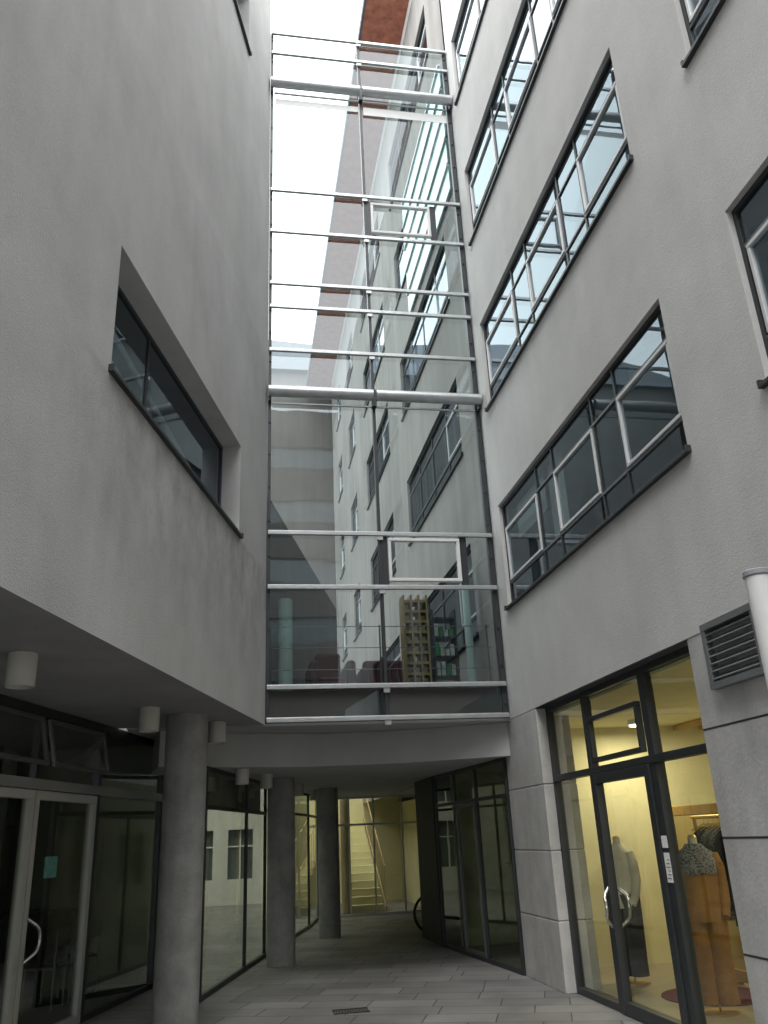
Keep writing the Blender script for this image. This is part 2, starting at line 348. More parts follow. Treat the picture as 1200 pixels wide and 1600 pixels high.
# shop interior
MB().box(XR+.36,XR+4.5,-2,11.4,.003,.02).build('shop_floor',rough_mat('shop floor',(.36,.31,.22),.4),OB)
MB().box(XR+3.9,XR+4,-2,11.4,.02,3.05).box(XR+.42,XR+3.9,11.36,11.42,.02,3.05).box(XR+.36,XR+3.9,2,2.1,.02,3.05).build('shop_wall',CREAM,OB)
MB().box(XR+.2,XR+3.9,2.1,11.36,3.0,3.06).build('shop_ceiling',CREAM,OB)
cs=MB()
for i in range(3): cs.box(XR+2.5+i*.4,XR+2.58+i*.4,2.1,11.3,2.93,2.99)
cs.build('ceiling_batten',WOOD,OB)
for i,(x,y) in enumerate(((5.3,6.4),(5.2,10.6),(6.5,8.3))):
    t=thing('ceiling_lamp',(x,y,2.85),'round warm glowing ceiling lamp inside the clothes shop','lamp',group='shop ceiling lamps')
    MB().cyl((x,y,2.94),(x,y,2.998),.11,20).build('housing',WHITEP,t,smooth=True)
    MB().cyl((x,y,2.92),(x,y,2.939),.09,20).build('lamp_glass',LAMPG,t,smooth=True)
    ld=bpy.data.lights.new('shop_light','AREA');ld.shape='DISK';ld.size=.18;ld.energy=36;ld.color=(1,.87,.60)
    lo=bpy.data.objects.new('shop_light',ld);COL.objects.link(lo);lo.location=(x,y,2.91)
# ------------------------------------------------------------ rear wing of the right side
RW=thing('rear_wing',(XR+2,20,0),'pale rendered rear wing with terracotta roof overhang','building')
hs=[]
for z in lev:
    hs+=[(12.2,16.8,z,z+1.5),(18.6,22.4,z,z+1.5),(24.6,26.2,z,z+1.5),(28.2,29.4,z,z+1.5)]
R2=Fr((XR+.01,0,0),(0,1,0),(-1,0,0))
wall(R2,YF+.12,31,2.63,HR-.01,hs,RC).build('wall',WINGW,RW,merge=True)
MB().box(XR+.02,XR+6,31,31.15,0,HR).build('end_wall',WHITEW,RW)
MB().box(XR+1.1,XR+1.25,14.7,31,0,2.62).build('ground_wall',YELW,RW)
for (a,b,ml) in ((12.2,16.8,[13.3,14.5,15.7]),(18.6,22.4,[19.8,21.2]),(24.6,26.2,[25.4]),(28.2,29.4,[])):
    cz=[(a+.06,(ml[0] if ml else b)-.03,lev[0]+.36,lev[0]+1.1)]
    q=window(RW,R2,a,b,lev[0],lev[0]+1.5,RC,ml,[lev[0]+.34,lev[0]+1.14],cz)
    for k in range(1,5): dup(q,(0,0,ST*k))
MB().box(2.6,XR+6,12.9,31.8,HR+.11,HR+.16).build('roof_overhang',TERRA,RW)
MB().box(2.55,2.6,12.9,31.8,HR+.10,HR+.36).box(2.6,XR+6,12.86,12.9,HR+.10,HR+.36).build('gutter',SLATE,RW)
MB().box(2.6,XR+6,12.9,31.8,HR+.165,HR+.3).build('roof',SLATE,RW)
WF=Fr((XR-.06,0,0),(0,1,0),(-1,0,0))
m=MB();m2=MB()
for i in range(5):
    z=12.5+i*.62
    m.fbox(WF,11.3,15.2,z,z+.48,-.03,0)
    m2.fbox(WF,11.3,15.2,z+.50,z+.56,-.03,.03)
m.build('teal_reflection_band',TEALP,RW);m2.build('reflection_rail',ALUP,RW)  # added bands and rails that stand in for windows reflected in the screen
# ------------------------------------------------------------ left building
LB=thing('overhanging_building',(-4,5,0),'grey stucco building overhanging a recessed glazed ground floor','building')
HL=16.4
hl=[(-5.31,-1.45,5.18,6.38),(-5.31,-1.50,13.18,14.4),(-12.5,-8.5,5.18,6.38),(-12.5,-8.5,9.2,10.4)]
wall(L,-16,0,3.1,HL,hl,.30).build('wall',STUCL,LB,merge=True)
e0=L.P(0,0);e1=L.P(-16,0)
bx=MB();bx.quad((e0.x,e0.y,3.1),(-12,e0.y,3.1),(-12,e0.y,HL),(e0.x,e0.y,HL))
bx.quad((e1.x,e1.y,3.1),(-12,e1.y,3.1),(-12,e1.y,HL),(e1.x,e1.y,HL))
bx.quad((-12,e1.y,3.1),(-12,e0.y,3.1),(-12,e0.y,HL),(-12,e1.y,HL))
bx.add([(e0.x,e0.y,HL),(e1.x,e1.y,HL),(-12,e1.y,HL),(-12,e0.y,HL)],[(0,1,2,3)])
bx.build('outer_wall',STUCL,LB)
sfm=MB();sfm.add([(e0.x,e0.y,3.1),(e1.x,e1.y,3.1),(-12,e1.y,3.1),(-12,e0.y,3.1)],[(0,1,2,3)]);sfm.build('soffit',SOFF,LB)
dm=MB()
for z0,z1 in ((4.3,7.3),(8.5,11.3),(12.3,15.4)):
    dm.quad(L.P(-.6,z0,-3),L.P(-15,z0,-3),L.P(-15,z1,-3),L.P(-.6,z1,-3))
    dm.quad(L.P(-.6,z1,-.31),L.P(-15,z1,-.31),L.P(-15,z1,-3),L.P(-.6,z1,-3))
    dm.quad(L.P(-.6,z0,-.31),L.P(-15,z0,-.31),L.P(-15,z0,-3),L.P(-.6,z0,-3))
    dm.quad(L.P(-.6,z0,-.31),L.P(-.6,z1,-.31),L.P(-.6,z1,-3),L.P(-.6,z0,-3))
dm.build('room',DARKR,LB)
for (a,b,c,d) in hl:
    m=(a+(b-a)*.34,)
    window(LB,L,a,b,c,d,.28,m,[],[],glass=GWIN)
rl=MB()
rl.cyl(L.P(-5.2,6.0,-.45),L.P(-1.8,5.45,-.45),.03,10).cyl(L.P(-5.2,6.4,-.5),L.P(-1.6,5.85,-.5),.03,10).cyl(L.P(-4.6,5.3,-.7),L.P(-1.6,6.2,-.7),.03,10)
rl.build('stair_handrail',ALUP,LB,smooth=True)
# left storefront
sm=MB()
def frm(mb,F_,a,b,c,d,q,d0,d1):
    mb.fbox(F_,a,b,c,c+q,d0,d1).fbox(F_,a,b,d-q,d,d0,d1).fbox(F_,a,a+q,c+q,d-q,d0,d1-.002).fbox(F_,b-q,b,c+q,d-q,d0,d1-.002)
for u in (-7.6,-5.6,-3.95,-.92,1.2): sm.fbox(S,u-.035,u+.035,0,3.09,-.05,.04)
sm.fbox(S,-12,1.24,3.0,3.095,-.05,.035).fbox(S,-12,1.24,0,.06,-.05,.035)
sm.build('storefront_frame',DARK,LB,bevel=.004)
MB().fbox(S,-12,1.24,2.29,2.39,-.05,.052).build('storefront_transom',rough_mat('grey transom',(.32,.33,.32),.5,metal=.3),LB,bevel=.004)
for c,d in ((.06,2.29),(2.39,3.0)):
    for a,b in ((-7.56,-5.64),(-5.56,-3.99),(-.88,1.16)):
        g=MB();g.quad(S.P(a,c,0),S.P(b,c,0),S.P(b,d,0),S.P(a,d,0));g.build('storefront_pane',GDARK,LB)
MB().fbox(S,-2.44,-2.40,2.39,3.0,-.04,.03).build('fanlight_mullion',DARK,LB)
for a,b in ((-3.85,-2.48),(-2.36,-.98)):
    mb=MB();zc=2.97;O_=S.P(0,zc,.05)
    ang=math.radians(12);dn=(-Z*math.cos(ang)+S.n*math.sin(ang));nn=(S.n*math.cos(ang)+Z*math.sin(ang))
    def Q(u,h,d): return O_+S.u*u+dn*h+nn*d
    def tb(mb,u0,u1,h0,h1,d0,d1): mb.hexa([Q(u0,h0,d0),Q(u1,h0,d0),Q(u1,h0,d1),Q(u0,h0,d1),Q(u0,h1,d0),Q(u1,h1,d0),Q(u1,h1,d1),Q(u0,h1,d1)])
    tb(mb,a,b,0,.04,0,.04);tb(mb,a,b,.44,.48,0,.04);tb(mb,a,a+.04,.04,.44,0,.038);tb(mb,b-.04,b,.04,.44,0,.038)
    fl=thing('fanlight',S.P((a+b)/2,2.9,0),parent=LB)
    mb.build('frame',GREYF,fl,bevel=.004)
    g=MB();g.quad(Q(a+.04,.04,.02),Q(b-.04,.04,.02),Q(b-.04,.44,.02),Q(a+.04,.44,.02));g.build('glass_pane',GDARK,fl)
for i,(a,b) in enumerate(((-3.9,-2.43),(-2.41,-.97))):
    d_=thing('door',S.P((a+b)/2,0,0),parent=LB)
    k=MB();frm(k,S,a,b,.01,2.28,.085,-.02,.045);k.build('frame',DOORP,d_,bevel=.005)
    g=MB();g.quad(S.P(a+.08,.1,0),S.P(b-.08,.1,0),S.P(b-.08,2.2,0),S.P(a+.08,2.2,0));g.build('glass_pane',GDARK,d_)
    if i: bow(S,a+.06,.75,1.12,.05,.13,'handle',d_,.12)
MB().fbox(S,-2.02,-1.75,1.46,1.66,.004,.006).build('window_sticker',TEAL,LB)
dr_=MB()
dr_.quad(S.P(-12,0,-5),S.P(1.4,0,-5),S.P(1.4,3.09,-5),S.P(-12,3.09,-5))
dr_.quad(S.P(1.3,0,-.1),S.P(1.4,0,-5),S.P(1.4,3.09,-5),S.P(1.3,3.09,-.1))
dr_.quad(S.P(-12,3.08,-.07),S.P(1.3,3.08,-.07),S.P(1.4,3.08,-5),S.P(-12,3.08,-5))
dr_.quad(S.P(-12,.006,-.07),S.P(1.3,.006,-.07),S.P(1.4,.006,-5),S.P(-12,.006,-5))
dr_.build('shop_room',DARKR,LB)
ct=thing('shop_counter',S.P(.1,0,-1.2),'dark shop counter with chairs behind the glass','counter')
m=MB();m.fbox(S,-.9,.9,.02,.95,-1.9,-1.3).fbox(S,-1.0,1.0,.951,1.0,-1.95,-1.22);m.build('counter_body',GREYF,ct,bevel=.01)
for i in range(3):
    ch=thing('chair',S.P(-.1+i*.45,0,-.8),'dark cafe chair standing behind the shop glass','chair',group='cafe chairs')
    u=-.3+i*.45
    m=MB();m.fbox(S,u,u+.36,.43,.46,-1.0,-.62);m.build('seat',GREYF,ch,bevel=.01)
    m=MB();m.fbox(S,u,u+.36,.66,.86,-.62,-.60);m.build('backrest',GREYF,ch,bevel=.008)
    for (du,dd) in ((.02,-.98),(.32,-.98),(.02,-.63),(.32,-.63)):
        m=MB();m.fbox(S,u+du,u+du+.02,.02,.43 if dd<-.9 else .86,dd,dd+.02);m.build('leg',GREYF,ch)
# ------------------------------------------------------------ building across the yard behind the viewer (seen mirrored in the glass)
OP=thing('opposite_building',(0,-20,0),'brown grey building closing the yard opposite the glass screen','building')
OF=Fr((0,-19,0),(1,0,0),(0,1,0))
oh=[(-11,-4,z,z+1.3) for z in (4.5,7.7,10.9,14.1,17.3,20.5)]+[(1,8,z,z+1.3) for z in (4.5,7.7,10.9,14.1,17.3,20.5)]
wall(OF,-14,14,0,24,oh,.2).build('wall',OPPW,OP,merge=True)
m=MB()
for a,b,c,d in oh: m.fbox(OF,a,b,c,d,-.25,-.2)
m.build('window_panes',rough_mat('pane dark',(.16,.20,.21),.1,spec=.8),OP)
MB().box(-14,14,-29,-19.3,0,24.2).build('body',SLATE,OP)
# ------------------------------------------------------------ passage slab (bridge)
BR=thing('link_bridge',(2,12,3),'first floor link bridge deck with pale curved underside','bridge')
CZ=2.64
pl=[(-.42,11.25),(.45,15.0),(1.0,17.2),(1.5,19.2),(1.88,21.2)]
arc=[]
for i in range(25):
    t=i/24;x=-1.0+(XR+1.0)*t;arc.append((x,YF+.14+.75*math.sin(math.pi*t)))
poly=arc+[(XR,14.7),(4.7,14.7),(4.7,21.3),(1.8,21.3)]+[(x-.08,y) for x,y in pl[::-1][1:]]+[(-1.3,12.9)]
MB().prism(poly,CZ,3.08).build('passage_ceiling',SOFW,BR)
poly2=[(-1.4,YF+.02),(XR,YF+.02),(XR,14.7),(4.7,14.7),(4.7,21.35),(1.75,21.35)]+[(x-.12,y) for x,y in pl[::-1][1:]]+[(-1.4,13.0)]
MB().prism(poly2,3.12,3.54).build('deck',rough_mat('deck edge',(.06,.06,.06),.8),BR)
MB().prism([(-1.4,YF+.02),(XR,YF+.02),(XR,12.2),(-1.4,12.2)],3.085,3.118).build('soffit',SOFW,BR)
m=MB();m.fbox(L,.05,6.6,3.545,6.32,-.3,0);m.build('side_wall',rough_mat('side wall',(.22,.21,.205),.9,var=.1,vscale=.8,streak=.1),BR)
MB().cyl((.60,11.5,3.54),(.60,11.5,4.90),.10,20).build('column',PALEG,BR,smooth=True)
MB().cyl((3.40,12.0,3.54),(3.40,12.0,5.7),.06,20).build('column',PALEG,BR,smooth=True)
ra=MB()
for z in (3.85,4.15,4.45): ra.cyl((.35,11.25,z),(3.5,11.25,z),.006,8)
for x in (.4,1.9,3.45): ra.cyl((x,11.25,3.54),(x,11.25,4.47),.012,8)
ra.build('railing',GREYF,BR)
def sofa(x0,y0,w_,lab):
    s=thing('sofa',(x0+w_/2,y0+.4,3.54),lab,'sofa')
    MB().box(x0+.15,x0+w_-.15,y0,y0+.7,3.6,3.95).build('seat',MAROON,s,bevel=.05)
    MB().box(x0+.15,x0+w_-.15,y0+.7,y0+.9,3.6,4.45).build('backrest',MAROON,s,bevel=.05)
    MB().box(x0,x0+.14,y0,y0+.9,3.6,4.2).build('armrest',MAROON,s,bevel=.05)
    MB().box(x0+w_-.14,x0+w_,y0,y0+.9,3.6,4.2).build('armrest',MAROON,s,bevel=.05)
    MB().box(x0+.05,x0+.1,y0+.1,y0+.15,3.54,3.6).box(x0+w_-.1,x0+w_-.05,y0+.1,y0+.15,3.54,3.6).box(x0+.05,x0+.1,y0+.8,y0+.85,3.54,3.6).box(x0+w_-.1,x0+w_-.05,y0+.8,y0+.85,3.54,3.6).build('leg',DARK,s)
sofa(1.0,12.3,.7,'small maroon upholstered armchair on the bridge floor')
sofa(1.85,12.9,1.0,'low maroon upholstered sofa on the bridge floor')
sh=thing('shelf',(2.7,12.3,3.54),'pale timber slatted shelf filled with boxes','shelf')
m=MB()
for x in (2.42,2.54,2.66,2.78): m.box(x,x+.03,12.1,12.4,3.54,5.15)
for i in range(10): m.box(2.45,2.78,12.12,12.38,3.6+i*.16,3.64+i*.16)
m.build('shelf_frame',rough_mat('pale oak',(.30,.22,.11),.6,var=.25,vscale=6),sh)
m=MB()
for i in range(9):
    for x in (2.46,2.58,2.70):
        if random.random()<.7: m.box(x,x+.06,12.15,12.32,3.645+i*.16,3.645+i*.16+random.uniform(.06,.10))
m.build('shelf_contents',rough_mat('boxes',(.22,.18,.10),.7,var=.5,vscale=9),sh)
dk=thing('display_rack',(3.05,12.4,3.54),'dark metal rack with green and white packages','rack')
m=MB()
for x in (2.88,3.24): m.box(x,x+.03,12.2,12.5,3.54,4.95)
for i in range(5): m.box(2.91,3.24,12.2,12.5,3.6+i*.3,3.625+i*.3)
m.build('rack_frame',DARK,dk)
m=MB();m2=MB()
for i in range(4):
    for j in range(4):
        x=2.92+j*.078;q_=(m if random.random()<.5 else m2);q_.box(x,x+.06,12.22,12.4,3.626+i*.3,3.626+i*.3+random.uniform(.1,.22))
m.build('green_package',rough_mat('green package',(.03,.2,.08),.6,var=.4,vscale=9),dk);m2.build('white_package',rough_mat('white package',(.4,.42,.4),.6,var=.4,vscale=9),dk)
# ------------------------------------------------------------ glass screen
GS=thing('glass_screen',(1.95,YF,3.1),'tall glazed screen with silver rails closing the gap between buildings','glass wall')
fx=MB();fx.fbox(F,.316,.365,3.12,15.46,-.08,.0).fbox(F,3.51,3.585,3.12,15.46,-.08,.0)
for i in range(24):
    z=3.3+i*.52;fx.fbox(F,.335,.36,z,z+.035,0,.02).fbox(F,3.53,3.56,z,z+.035,0,.02)
fx.build('side_frame',DARK,GS,bevel=.003)
MB().fbox(F,1.89,1.935,3.12,15.44,-.07,.012).build('mullion',DARK,GS,bevel=.004)
rz=[3.15,3.57,4.93,5.72,8.70,9.49,9.93,10.95,11.8,14.93,15.42]
for z in rz:
    m=MB();m.fbox(F,.33,3.57,z-.028,z+.024,.015,.065)
    m.fbox(F,.332,3.568,z+.025,z+.034,.015,.05)
    for i in range(17):
        x=.4+i*.19;m.fbox(F,x,x+.018,z-.012,z+.004,.065,.070)
    m.fbox(F,1.87,1.955,z-.09,z-.029,.013,.05)
    m.build('rail',ALU,GS,bevel=.005)
for z in (7.93,14.12):
    m=MB();m.cyl((.32,YF-.12,z),(1.885,YF-.12,z),.088,24).cyl((1.935,YF-.12,z),(3.575,YF-.12,z),.088,24);m.build('blind_casing',ALU,GS,smooth=True)
    m=MB();m.fbox(F,1.875,1.945,z-.17,z+.11,.0,.10).fbox(F,.318,.35,z-.14,z+.12,.0,.1).fbox(F,3.54,3.575,z-.14,z+.12,.0,.1);m.build('casing_bracket',DARK,GS)
    m=MB();m.fbox(F,.38,3.5,z-.17,z-.145,.02,.05);m.build('blind_bar',ALU,GS,bevel=.004)
MB().fbox(F,.4,1.87,13.74,13.86,.004,.012).fbox(F,1.96,3.48,13.68,13.86,.004,.012).build('blind_fabric',WHITEP,GS)
zz=sorted(rz+[7.93,14.12])
for i in range(len(zz)-1):
    for a,b in ((.36,1.886),(1.94,3.51)):
        g=MB();e=random.uniform(-.003,.003)
        g.quad(F.P(a,zz[i],-.02+e),F.P(b,zz[i],-.02-e),F.P(b,zz[i+1],-.02),F.P(a,zz[i+1],-.02+e))
        g.build('glass_pane',GFAC,GS)
for (a,b,c,d) in ((2.02,3.07,5.02,5.66),(2.0,3.02,11.06,11.68)):
    k=MB();frm(k,F,a,b,c,d,.045,-.01,.06);k.build('opening_window',WHITEP,GS,bevel=.006)
    k=MB();k.fbox(F,a-.085,a-.003,c-.06,d+.06,-.03,.008);k.build('window_surround',DARK,GS)
    k=MB();k.fbox(F,b+.003,b+.11,c-.06,d+.06,-.03,.008);k.build('window_surround',DARK,GS)
# ------------------------------------------------------------ passage glazing
def glazed_run(par,F_,u0,u1,z1,mull,tr,glass,fm=DARK,dp=.025):
    m=MB();m.fbox(F_,u0,u1,0,.06,-dp,dp).fbox(F_,u0,u1,z1-.05,z1,-dp,dp)
    for u in mull: m.fbox(F_,u-.022,u+.022,.06,z1-.05,-dp+.002,dp-.002)
    for z in tr: m.fbox(F_,u0,u1,z-.025,z+.025,-dp+.004,dp-.004)
    m.build('frame',fm,par,bevel=.003)
    g=MB();g.quad(F_.P(u0,.02,0),F_.P(u1,.02,0),F_.P(u1,z1-.02,0),F_.P(u0,z1-.02,0));g.build('glass_pane',glass,par)
PG=thing('passage_glazing',(0,13,0),'dark framed shop glazing curving along the covered passage','glass wall')
for i in range(len(pl)-1):
    a=Vector((*pl[i],0));b=Vector((*pl[i+1],0));d=(b-a);ln=d.length;d.normalize();F_=Fr(a,d,(d.y,-d.x,0))
    ml=[.03,ln*.62,ln-.03] if i==0 else [ln-.03]
    glazed_run(PG,F_,0,ln-.002,CZ,ml,[2.2] if i else [2.15],GPAS)
    if i==0: MB().fbox(F_,.05,ln-.05,2.18,CZ-.01,-.12,-.08).build('dark_band',DARKR,PG)  # opaque dark band set behind the upper panes
sE=S.P(1.24,0,0);a=Vector((sE.x,sE.y,0));b=Vector((-.43,11.26,0));d=b-a;ln=d.length;d.normalize()
glazed_run(PG,Fr(a,d,(-d.y,d.x,0)),0,ln,CZ,[.03,ln-.03],[2.15],GDARK)
PR=thing('passage_shop_window',(3.4,13,0),'dark framed shop windows with a glass door in the passage','glass wall')
a=Vector((3.585,11.36,0));b=Vector((3.32,14.65,0));d=b-a;ln=d.length;d.normalize()
PRF=Fr(a,d,(-d.y,d.x,0))
glazed_run(PR,PRF,0,ln,CZ,[.03,1.25,2.25,ln-.03],[2.15],GPAS)
k=MB();frm(k,PRF,1.3,2.2,.06,2.12,.05,-.02,.03);k.build('door_frame',GREYF,PR,bevel=.004)
DP=thing('dark_pier',(3.6,15.4,0),'dark clad pier at the end of the passage windows','pier')
MB().box(3.28,4.1,14.66,16.2,0,CZ-.003).build('cladding',rough_mat('dark cladding',(.03,.032,.028),.6),DP,bevel=.01)
PSR=rough_mat('passage shop room',(.50,.50,.34),.9,var=.4,vscale=1.5)
MB().box(XR+1.8,XR+1.9,11.45,14.6,0,CZ).box(XR+.0,XR+1.8,14.55,14.65,0,CZ).box(3.5,XR+1.8,11.45,14.6,CZ+.0,CZ+.05).box(XR+.43,XR+1.8,11.43,11.46,0,CZ).build('shop_room',PSR,PR)
EG=thing('end_glazing',(3,21.2,0),'glazed screen closing the passage towards the courtyard','glass wall')
glazed_run(EG,Fr((1.88,21.2,0),(1,0,0),(0,-1,0)),0,2.8,CZ,[.04,.75,1.35,2.05,2.76],[2.0],GEND,ALUP,.015)
# ------------------------------------------------------------ columns
def column(x,y,r,zt,lab):
    return MB().cyl((x,y,0),(x,y,zt),r,48).build('concrete_column',CONC,smooth=True,label=lab,cat='column',group='round concrete columns')
column(-.60,9.98,.235,3.098,'thick round raw concrete column carrying the overhanging building')
column(.66,13.9,.215,CZ-.003,'round raw concrete column standing beside the passage glazing')
column(1.72,17.15,.205,CZ-.003,'round raw concrete column standing beside the passage glazing')
# ------------------------------------------------------------ soffit lamps
def slamp(x,y,zt,r=.105,h=.25):
    t=thing('ceiling_spotlight',(x,y,zt),'beige cylindrical spotlight mounted under the concrete ceiling','lamp',group='ceiling spotlights')
    MB().cyl((x,y,zt-h),(x,y,zt-.002),r,32,caps=False).cyl((x,y,zt-.06),(x,y,zt-.05),r-.002,32).cyl((x,y,zt-h),(x,y,zt-h+.1),r-.008,32,caps=False).build('housing',LAMPW,t,smooth=True)
    MB().cyl((x,y,zt-h+.04),(x,y,zt-h+.05),r-.01,32).build('reflector',STEEL,t,smooth=True)
slamp(-1.62,6.54,3.1);slamp(-.96,9.34,3.1);slamp(-.28,10.6,3.1)
slamp(.04,11.9,CZ,.09,.2);slamp(.40,13.0,CZ,.09,.2);slamp(1.05,15.6,CZ,.09,.2);slamp(1.5,17.6,CZ,.09,.2)
# ------------------------------------------------------------ rear building + courtyard
RB=thing('rear_building',(-2,33,0),'brown grey rear building with a slate roof','building')
MB().box(-14,9.5,32,40,3.0,21).build('wall',BROWNW,RB)
MB().box(1.3,4.68,25.6,25.8,0,4.2).box(1.2,1.3,21.6,25.8,0,4.2).build('courtyard_wall',YELW,RB)
CB=Fr((0,27.6,0),(1,0,0),(0,-1,0))
ch_=[(x,x+.75,.7,2.1) for x in (-12.3,-11.1,-9.9,-8.7,-7.5,-6.3,-5.1,-3.9,-2.7,-1.5,-.3)]+[(x,x+.75,2.7,4.1) for x in (-12.3,-11.1,-9.9,-8.7,-7.5,-6.3,-5.1,-3.9,-2.7,-1.5,-.3)]
wall(CB,-14,1.19,0,5,ch_,.15).build('courtyard_wall',WHITEW,RB,merge=True)
m=MB();m.fbox(CB,-14,1.19,.01,4.9,-.22,-.17);m.build('window_glazing',rough_mat('courtyard pane',(.07,.09,.09),.12,spec=.7),RB)
m=MB()
for a_,b_,c_,d_2 in ch_: m.fbox(CB,a_+.35,a_+.39,c_,d_2,-.165,-.13);m.fbox(CB,a_,a_+.345,c_+.9,c_+.94,-.165,-.13);m.fbox(CB,a_+.395,b_,c_+.9,c_+.94,-.165,-.13)
m.build('window_bars',WHITEP,RB)
MB().box(-14,-13.8,12,27.6,0,6).build('side_wall',WHITEW,RB)
rf=MB();rf.add([(-14.2,31.7,21),(9.6,31.7,21),(9.6,40,21),(-14.2,40,21),(-10,36,26),(5.2,36,25)],[(0,1,5,4),(1,2,5),(2,3,4,5),(3,0,4),(0,3,2,1)])
rf.build('roof',SLATE,RB)
cw=thing('courtyard_house',(-6,19,0),'pale courtyard building with tall windows','building')
CW=Fr((-3.2,0,0),(0,1,0),(1,0,0))
hh=[(13+i*2.2,14.3+i*2.2,.8,2.7) for i in range(6)]
wall(CW,12.5,27.5,0,7.0,hh,.15).build('wall',WHITEW,cw,merge=True)
MB().box(-6,-3.36,12.5,27.5,0,6.9).build('inner_wall',GREYR,cw)
ww=window(cw,CW,*hh[0],.13,[13.65],[2.1],[])
for i in range(1,6): dup(ww,(0,2.2*i,0))
SR=thing('staircase',(3.3,23,0),'outdoor staircase with rusty balustrade in the yellow courtyard','stairs')
m=MB()
for i in range(13): m.box(2.75,3.55,22.0+i*.27,22.27+i*.27,.17*i,.17*(i+1))
m.build('steps',YELW,SR)
m=MB()
for x in (2.7,3.6):
    m.tube([(x,22.0,1.0),(x,25.5,3.2)],.016).tube([(x,22.0,.1),(x,25.5,2.3)],.02)
    for i in range(14): m.cyl((x,22.1+i*.25,.15+i*.158),(x,22.1+i*.25,1.05+i*.158),.006,6)
m.build('balustrade',RUST,SR)
MB().cyl((2.6,21.9,0),(2.6,21.9,3.4),.1,24).build('support_column',rough_mat('ochre column',(.40,.35,.22),.8),SR,smooth=True)
# ------------------------------------------------------------ bicycle
def bicycle(x,y,lab):
    B=thing('bicycle',(x+.5,y,0),lab,'bicycle')
    ex=Vector((1,0,0))
    for cx in (x,x+1.02):
        wt=thing('wheel',(cx,y,.34),parent=B)
        MB().torus((cx,y,.345),ex,Z,.325,.018).build('tyre',RUBBER,wt,smooth=True)
        MB().torus((cx,y,.345),ex,Z,.30,.009,40,6).build('rim',STEEL,wt,smooth=True)
        s=MB()
        for i in range(20):
            t=2*math.pi*i/20;s.cyl((cx,y,.345),(cx+.3*math.cos(t),y,.345+.3*math.sin(t)),.0015,4)
        s.build('spokes',STEEL,wt)
    P=lambda a,z:(x+a,y,z)
    m=MB();m.tube([P(0,.345),P(.12,.88)],.014).tube([P(.12,.80),P(.62,.84),P(.50,.30),P(.14,.72)],.014).tube([P(.62,.84),P(1.02,.345),P(.50,.30)],.011)
    m.build('frame',DARK,B,smooth=True)
    MB().tube([(x+.08,y-.28,.98),(x+.13,y,.95),(x+.08,y+.28,.98)],.012).tube([P(.12,.88),P(.13,.95)],.012).build('handlebar',STEEL,B,smooth=True)
    MB().box(x+.52,x+.78,y-.07,y+.07,.93,.98).cyl(P(.62,.84),P(.64,.93),.012).build('saddle',RUBBER,B,bevel=.02)
    MB().torus(P(.50,.30),ex,Z,.085,.006,24,5).tube([(x+.5,y-.07,.3),(x+.6,y-.07,.2)],.008).build('crank',STEEL,B)
bicycle(3.55,16.6,'dark bicycle parked behind the dark passage pier')
# ------------------------------------------------------------ white post and drain
wp=thing('white_post',(3.32,4.72,0),'tall smooth white tubular post with grey cap','post')
MB().cyl((3.32,4.72,0),(3.32,4.72,3.17),.083,40).build('shaft',WHITEP,wp,smooth=True)
MB().cyl((3.32,4.72,3.171),(3.32,4.72,3.215),.092,40).build('cap',rough_mat('cap grey',(.30,.31,.33),.5),wp,smooth=True,bevel=.008)
dg=MB();dg.box(1.02,1.40,9.88,9.90,0,.008).box(1.02,1.40,10.10,10.12,0,.008)
for i in range(13): dg.box(1.02+i*.03,1.035+i*.03,9.9,10.1,0,.007)
dg.build('drain_grate',rough_mat('cast iron',(.05,.045,.04),.6,metal=.5),label='small cast iron drain grate set in the paving',cat='drain')
# ------------------------------------------------------------ mannequins
def loft(name,rings,mat,parent,n=28,fold=0,cap=True):
    mb=MB();vs=[];fs=[]
    for r_,(cx,cy,z,rx,ry,ro) in enumerate(rings):
        for i in range(n):
            a=2*math.pi*i/n;k=1+fold*math.sin(a*6+r_*.7)
            u=rx*math.cos(a)*k;v_=ry*math.sin(a)*k
            vs.append((cx+u*math.cos(ro)-v_*math.sin(ro),cy+u*math.sin(ro)+v_*math.cos(ro),z))
    for r_ in range(len(rings)-1):
        for i in range(n): fs.append((r_*n+i,r_*n+(i+1)%n,(r_+1)*n+(i+1)%n,(r_+1)*n+i))
    if cap: fs+=[tuple(range(n)),tuple(range((len(rings)-1)*n,len(rings)*n))]
    return mb.add(vs,fs).build(name,mat,parent,smooth=True)
def limb(mb,p,radii,n=20):
    vs=[];fs=[];P_=[Vector(q) for q in p]
    for i,q in enumerate(P_):
        d=(P_[min(i+1,len(P_)-1)]-P_[max(i-1,0)]).normalized();x=d.cross(Vector((0,1,.01))).normalized();y=d.cross(x)
        for j in range(n):
            a=2*math.pi*j/n;k=1+.06*math.sin(a*3+i*1.9);vs.append(q+(x*math.cos(a)+y*math.sin(a))*radii[i]*k)
    for i in range(len(P_)-1):
        for j in range(n): fs.append((i*n+j,i*n+(j+1)%n,(i+1)*n+(j+1)%n,(i+1)*n+j))
    fs+=[tuple(range(n)),tuple(range((len(P_)-1)*n,len(P_)*n))]
    mb.add(vs,fs)
